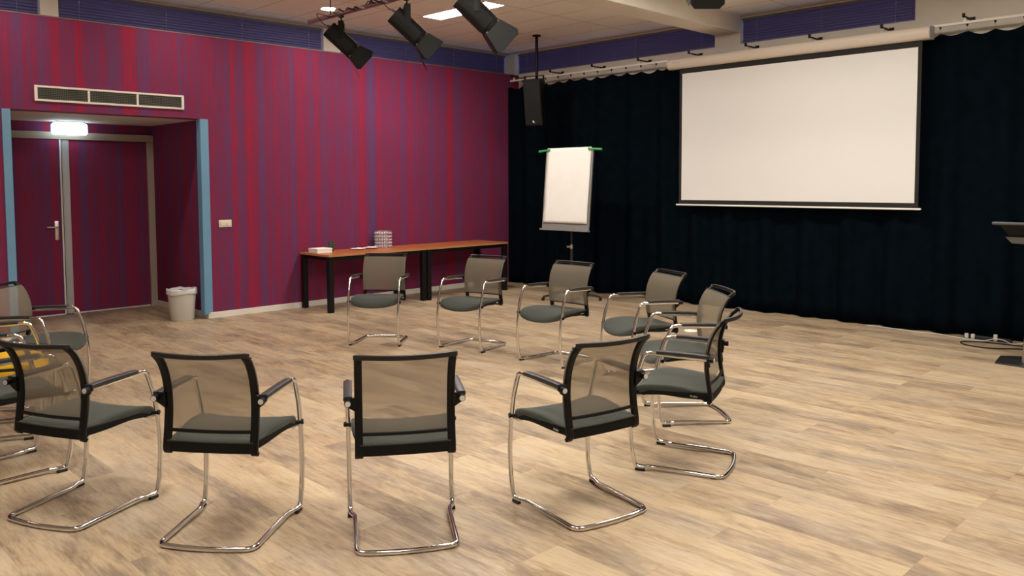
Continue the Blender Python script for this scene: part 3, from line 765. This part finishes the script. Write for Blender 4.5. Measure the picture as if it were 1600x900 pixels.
# ------------------------------------------------------------------ bin
t = thing('waste_bin', 'white plastic waste bin with a liner standing beside the alcove wall', 'bin', (4.10, 9.86, 0))
bm = NB(); lathe(bm, [(.001, 0), (.130, 0), (.136, .008), (.162, .33), (.166, .33), (.166, .345), (.158, .345), (.132, .02), (.001, .018)], 40); obj('bin_body', bm, 'bin', t)
bm = NB()
def liner(u, v):
    a = 2*math.pi*u; w = .006*math.sin(a*5+1)+.004*math.sin(a*11)
    if v < .5: r_, z = .176+.35*w, .318+.03*math.sin(a*3)*.25+v*2*(.062)
    else: r_, z = .176-(v-.5)*2*.035, .380+w*.8-(v-.5)*2*.03
    return Vector((r_*math.cos(a), r_*math.sin(a), z))
grid_surface(bm, liner, 60, 8); bmesh.ops.remove_doubles(bm, verts=bm.verts[:], dist=1e-5)
l_ = obj('bin_liner', bm, 'liner', t, True, 180); s_ = l_.modifiers.new('t', 'SOLIDIFY'); s_.thickness = .003
bm = NB(); lathe(bm, [(.001, .30), (.10, .305), (.15, .345)], 32); obj('liner_inside', bm, 'liner', t, True, 180)

# ------------------------------------------------------------------ lectern
t = thing('lectern', 'black and aluminium lectern on a dark steel base at the right edge', 'lectern', (8.55, 1.85, 0))
bm = NB(); prism(bm, [(-.30, .28), (-.34, -.10), (-.16, -.34), (.25, -.34), (.32, -.05), (.06, .33)], 0, .012); bmesh.ops.bevel(bm, geom=bm.edges[:], offset=.003, segments=1, affect='EDGES'); obj('base_plate', bm, 'base', t)
bm = NB(); sweep(bm, catmull([(-.12, .08, .012), (-.10, .07, .25), (-.06, .05, .6), (-.03, .02, 1.0)], 8), .030, 14, lat=(0, 1, 0), r2=.05); obj('column', bm, 'alu', t)
rl = Matrix.Translation((.0, .02, 1.25)) @ Matrix.Rotation(R(4), 4, 'Y')
bm = NB(); box(bm, -.27, .27, -.36, .33, -.014, .014, .010, 3, mx=rl); obj('reading_desk', bm, 'lect_grey', t)
bm = NB()
A = [rl @ Vector(p) for p in ((-.24, .27, -.015), (-.24, -.30, -.015), (.22, -.30, -.015), (.22, .27, -.015))]; B = [rl @ Vector(p) for p in ((-.18, .20, -.12), (-.18, -.24, -.12), (.18, -.24, -.12), (.18, .20, -.12))]
A = [bm.verts.new(p) for p in A]; B = [bm.verts.new(p) for p in B]
for k in range(4): bm.faces.new((A[k], A[(k+1) % 4], B[(k+1) % 4], B[k]))
bm.faces.new(A); bm.faces.new(B[::-1]); obj('desk_support', bm, 'steel', t, False)
bm = NB(); A = [bm.verts.new(rl @ Vector(p)) for p in ((-.20, .235, -.118), (-.20, -.26, -.118), (.2, -.26, -.118), (.2, .235, -.118))]; B = [bm.verts.new(rl @ Vector(p)) for p in ((-.19, .18, -.175), (-.19, -.22, -.175), (.17, -.22, -.175), (.17, .18, -.175))]
for k in range(4): bm.faces.new((A[k], A[(k+1) % 4], B[(k+1) % 4], B[k]))
bm.faces.new(A); bm.faces.new(B[::-1]); obj('shelf', bm, 'lect_beige', t, False)

# ------------------------------------------------------------------ cables on the floor
def fl(pts, r): return catmull([(x, y_, z+r) for x, y_, z in pts], 8)
bm = NB(); sweep(bm, fl([(9.28, 2.00, 0), (9.26, 2.30, 0), (9.22, 2.52, 0), (9.12, 2.66, 0), (8.98, 2.60, 0), (8.93, 2.45, 0), (8.97, 2.30, 0), (9.10, 2.12, 0), (9.2, 1.9, 0), (9.1, 1.6, 0)], .007), .007, 8)
tag(obj('power_cable', bm, 'cable'), 'black cable lying in a loop on the floor by the lectern', 'cable')
bm = NB(); sweep(bm, fl([(9.42, 3.75, 0), (9.41, 3.5, 0), (9.39, 3.3, 0), (9.36, 3.15, 0), (9.38, 3.0, .004), (9.345, 2.8, 0), (9.325, 2.72, 0), (9.32, 2.62, 0), (9.32, 2.52, .0), (9.32, 2.42, .03), (9.325, 2.34, .03), (9.325, 2.25, .0), (9.33, 2.14, .02), (9.33, 2.0, 0), (9.33, 1.8, 0)], .005), .005, 8)
tag(obj('data_cable', bm, 'wcable'), 'thin white cable running wavily along the foot of the curtain', 'cable')
t = thing('power_strip', 'dark power strip with pale plugs on the floor under the curtain', 'power strip', (9.405, 2.50, 0), R(0))
bm = NB(); box(bm, -.025, .025, -.22, .22, 0, .04, .006); obj('strip_body', bm, 'base', t)
for yy, hh_ in ((.19, .055), (.13, .055), (-.08, .075)):
    bm = NB(); box(bm, -.045, -.015, yy-.018, yy+.018, .006, hh_, .006); obj('plug', bm, 'wcable', t)
bm = NB(); cyl(bm, (7.73, 5.0, 0), (7.73, 5.0, .006), .072, seg=32); cyl(bm, (7.73, 5.0, .006), (7.73, 5.0, .008), .05, seg=32)  # flat pale disc on the floor with a smaller raised centre
tag(obj('floor_disc', bm, 'paper'), 'small pale round disc on the floor between the rear right chairs and the curtain', 'floor cover')

# ================================================================== CHAIRS
def make_chair(seatmat='seat', sidemat='seat_side'):
    t = thing('conference_chair', '', 'chair')
    r = .0124
    # chrome sled frame: one continuous tube
    Lh = [(-.255, -.418, .672), (-.257, -.13, .683), (-.259, -.060, .676), (-.260, -.006, .56), (-.2585, .022, .42), (-.257, .034, .27), (-.256, .026, .12), (-.256, .012, .022), (-.250, -.045, .022), (-.232, -.085, .0215), (-.230, -.20, .020), (-.226, -.475, .0135)]
    P = [Vector(p) for p in Lh]
    a = [P[0], P[1]]; a = catmull([P[0], (P[0]+P[1])/2, P[1]], 4)
    bend = fillet([P[1], Vector((-.259, -.052, .690)), P[3]], [.075], 8)
    upr = catmull([P[3], P[4], P[5], P[6]], 5)
    footb = fillet([P[6], Vector((-.256, .004, .0225)), P[8]], [.045], 7)
    jog = fillet([P[8], P[9], P[10]], [.02], 4)
    side = a[:-1]+bend+upr[1:]+footb[1:]+jog[1:]
    cor = fillet([P[10], Vector((-.226, -.480, .0125)), Vector((-.10, -.498, .0122)), Vector((0, -.502, .0122))], [.045, .05], 7)
    left = side+cor[1:]
    right = [Vector((-p.x, p.y, p.z)) for p in left][::-1]
    pts = left+right[1:]
    cl = [pts[0]]
    for p in pts[1:]:
        if (p-cl[-1]).length > .003: cl.append(p)
    bm = NB(); sweep(bm, cl, r, 12); obj('frame_tube', bm, 'chrome', t, True, 60)
    for s in (-1, 1):
        bm = NB(); box(bm, s*.256-.011, s*.256+.011, -.052, .004, 0, .016, .003, 1); obj('foot_glide', bm, 'glide', t)
        bm = NB(); box(bm, s*.227-.009, s*.227+.009, -.45, -.42, 0, .006, .002, 1); obj('rear_glide', bm, 'glide', t)
        bm = NB(); sweep(bm, catmull([(s*.2555, -.405, .688), (s*.256, -.30, .6925), (s*.257, -.20, .695), (s*.257, -.118, .695)], 4), 0.0200, 14, lat=(1, 0, 0), r2=.0100, sq=True); obj('arm_pad', bm, 'padp', t, True, 50)
    # black backrest frame
    prof = [(-.398, .420), (-.4105, .434), (-.408, .47), (-.396, .54), (-.388, .62), (-.391, .70), (-.410, .78), (-.444, .845), (-.488, .888)]
    def pc(s): return catmull([(s*.2090, y_, z) for y_, z in prof], 5)
    bm = NB()
    for s in (-1, 1):
        sweep(bm, pc(s), lambda f: .0190-.002*f, 12, lat=(1, 0, 0), r2=.0105, sq=True)
        # bracket carrying the arm joint
        prism(bm, [(0, -.045), (0, .030), (.042, .014), (.050, -.002), (.042, -.018)], -.006, .006, Matrix.Translation((s*.214, -.402, .668)) @ Matrix.Rotation(R(90), 4, 'X') @ Matrix.Scale(s, 4, (1, 0, 0)))
        cyl(bm, (s*.256, -.434, .672), (s*.256, -.396, .674), .0155, seg=16)
    # top handle bar, bowed backwards
    top = [(-.222, -.482, .889), (-.215, -.494, .8925), (-.17, -.513, .893), (-.09, -.528, .891), (0, -.533, .890), (.09, -.528, .891), (.17, -.513, .893), (.215, -.494, .8925), (.222, -.482, .889)]
    # mesh top hem and lower crossbar
    sweep(bm, catmull([(-.205, -.4, .522), (-.1, -.411, .522), (0, -.415, .522), (.1, -.411, .522), (.205, -.4, .522)], 4), .0075, 8, lat=(0, 0, 1), r2=.006, sq=True)
    bf = obj('backrest_frame', bm, 'blackp', t, True, 45)
    for s in (-1, 1):
        bm = NB(); cyl(bm, (s*.256, -.4365, .672), (s*.256, -.433, .672), .0125, .0130, seg=18); obj('joint_cap', bm, 'capmat', bf)
    bm = NB(); sweep(bm, catmull(top, 4), .0115, 10, lat=(0, 0, 1), r2=.0085, sq=True); obj('top_rail', bm, 'rail', t, True, 45)
    # stretched cloth
    pp = [Vector(p) for p in catmull([(0, y_, z) for y_, z in prof], 12)]
    def prof_at(z):
        for p, q in zip(pp, pp[1:]):
            if p.z <= z <= q.z: f = (z-p.z)/(q.z-p.z+1e-9); return p.y+(q.y-p.y)*f
        return pp[-1].y
    def clo(u, v):
        z = .524+v*(.872-.524); x = (u*2-1)*.2270; sl = (prof_at(z+.01)-prof_at(z-.01))/.02; y_ = prof_at(z)+.0140*math.sqrt(1+sl*sl)-.014*(1-(u*2-1)**2)
        if abs(u-.5) > .499: y_ -= .014
        return Vector((x, y_, z))
    bm = NB()
    us = [0, .004, .02]+[.02+.96*k/14 for k in range(1, 14)]+[.98, .996, 1]
    V = [[bm.verts.new(clo(u, j/20)) for j in range(21)] for u in us]
    for i in range(len(us)-1):
        for j in range(20): bm.faces.new((V[i][j], V[i+1][j], V[i+1][j+1], V[i][j+1]))
    obj('backrest_mesh', bm, 'mesh', t, True, 180)
    bm = NB()
    hem = [clo(u, 1.0)+Vector((0, -.001, .002)) for u in us[1:-1]]
    sweep(bm, hem, .0035, 6); obj('top_hem', bm, 'seat', t)
    # seat
    def outline(n=64):
        pts = []
        half = [(-.205, -.418), (-.214, -.36), (-.226, -.25), (-.240, -.15), (-.2435, -.06), (-.243, -.01), (-.232, .024), (-.19, .050), (-.10, .069), (0, .075)]
        h = catmull([(x, y_, 0) for x, y_ in half], 5)
        back = [Vector((-.205*(1-k/6), -.418-.008*math.sin(math.pi/2*k/6), 0)) for k in range(1, 7)][::-1]
        L_ = back+[p for p in h]
        return L_+[Vector((-p.x, p.y, 0)) for p in L_[::-1]][1:-1]
    OL = outline(); cen = Vector((0, -.18, 0))
    def drop(x, y_): return .032*(1-(x/.246)**2)*min(1, max(0, (y_+.07)/.13))**1.5
    def ztop(x, y_):
        z = .487+.010*math.exp(-((y_+.16)/.12)**2)-.010*math.exp(-((y_+.36)/.07)**2)
        if y_ > -.06: z -= .030*((y_+.06)/.12)**2*1.2
        return z+.010*(x/.24)**2-.004-.5*drop(x, y_)
    def split(y_): return .470 if y_ < -.08 else (.470-.040*min(1, (y_+.08)/.11))
    def zbot(y_):
        return .432+.012*math.exp(-((y_+.14)/.10)**2)-(.012 if y_ < -.38 else 0)-.004*(y_ > -.02)
    def rings(spec):
        bm = NB(); prev = None
        for sc_, zf in spec:
            ring = [bm.verts.new(Vector((cen.x+(p.x-cen.x)*sc_, cen.y+(p.y-cen.y)*sc_, zf(p, sc_)))) for p in OL]
            if prev:
                for k in range(len(OL)): bm.faces.new((prev[k], prev[(k+1) % len(OL)], ring[(k+1) % len(OL)], ring[k]))
            prev = ring
        return bm, prev
    def zt(p, sc_): q = cen+(p-cen)*sc_; return ztop(q.x, q.y)
    bm, last = rings([(.96, lambda p, s: split(p.y)-.002-drop(p.x, p.y)), (1.0, lambda p, s: split(p.y)+.002-drop(p.x, p.y)), (1.004, lambda p, s: (split(p.y)-drop(p.x, p.y)+zt(p, 1))/2+.002), (.992, lambda p, s: zt(p, 1)-.006), (.968, lambda p, s: zt(p, .968)), (.85, zt), (.65, zt), (.42, zt), (.2, zt), (.03, zt)])
    bm.faces.new(last); seat = obj('seat', bm, seatmat, t, True, 60)
    if seatmat == 'yellow':
        bm, last = rings([(.97, lambda p, s: .400), (1.0, lambda p, s: .408), (1.0, lambda p, s: .448), (.97, lambda p, s: .452)])
        obj('seat_skirt', bm, seatmat, t, True, 60); seat['label'] = 'yellow seat cushion'
    bm, last = rings([(.05, lambda p, s: .44), (.6, lambda p, s: .436), (.93, lambda p, s: zbot(p.y)-drop(p.x, p.y)), (.985, lambda p, s: zbot(p.y)+.004-drop(p.x, p.y)), (.994, lambda p, s: (zbot(p.y)+split(p.y))/2-drop(p.x, p.y)), (.99, lambda p, s: split(p.y)+.001-drop(p.x, p.y)), (.94, lambda p, s: split(p.y)+.001-drop(p.x, p.y))])
    obj('seat_shell', bm, sidemat, t, True, 50)
    for s in (-1, 1):
        bm = NB(); cyl(bm, (s*.236, -.004, .452), (s*.276, .014, .452), .010, seg=12); cyl(bm, (s*.270, .012, .452), (s*.277, .0145, .452), .013, seg=12); obj('seat_bolt', bm, 'blackp', t)
        bm = NB(); box(bm, s*.235-.012, s*.235+.012, -.03, .02, .428, .440, .003, 1); obj('seat_mount', bm, 'alu', t)
    # maker's tag on the left flank of the seat
    bm = NB(); box(bm, -.2225, -.2190, -.343, -.297, .446, .459); tg = obj('seat_tag', bm, 'seat_side', t, False)
    MT = Matrix.Translation((-.2232, -.320, .4525)) @ Matrix.Rotation(R(-90), 4, 'Z') @ Matrix.Rotation(R(90), 4, 'X')
    text_obj('tag_lettering', 'Profim', .0150, 'tag', tg, MT, .0003)
    return t
G = 'mesh-backed chairs set in a circle'
chairs = [  # x, y, facing, label
 (2.446, 3.273, 56.4, 'nearest chair, seen squarely from behind in the front middle of the circle'),
 (1.923, 3.836, 38.3, 'front chair seen from behind, just left of the middle front chair'),
 (1.528, 4.562, 25.5, 'front chair seen from behind at the left, overlapping the yellow-seated chair'),
 (3.175, 2.898, 79.0, 'front chair seen from behind, just right of the middle front chair'),
 (3.982, 2.872, 111.6, 'side-on chair at the right edge of the circle, nearest of the overlapping three'),
 (4.710, 3.344, 139.9, 'chair at the right of the circle half hidden behind the side-on chair'),
 (5.332, 4.130, 156.4, 'rear right chair between the half-hidden chair and the one before the flip chart'),
 (5.347, 5.037, -178., 'chair facing left in front of the flip chart'),
 (5.253, 6.036, -168., 'chair facing the viewer before the right table, between flip chart and left table chair'),
 (4.781, 6.821, -141.4, 'chair facing the viewer in front of the left table'),
 (1.912, 6.711, -43.1, 'chair with charcoal seat at the left edge in front of the doors'),
 (1.412, 5.357, 3.0, 'chair cut off by the left edge, only its dark seat and rails showing behind others'),
]
proto = make_chair()
for i, (x, y_, a, l) in enumerate(chairs):
    c = proto if i == 0 else copy_tree(proto)
    c.location = (x, y_, 0); c.rotation_euler = (0, 0, R(a-90)); c['label'] = l; c['group'] = G; c['category'] = 'chair'
c = make_chair('yellow', 'glide'); c.location = (1.547, 6.142, 0); c.rotation_euler = (0, 0, R(-20-90))
c['label'] = 'yellow-seated chair at the left edge between the two dark-seated ones'; c['group'] = G; c['category'] = 'chair'

# fourth stage lamp, only its flap reaching into the top of the picture
stage_lamp((PX, 3.13, PZ), (.35, .35, -.80), (.7, -.7, 0), 'stage lamp at the top edge above the ceiling beam, only its dark flap in view', [(8, .19, .24), (8, .2, .24), (8, .19, .24), (8, .2, .2)], .09)
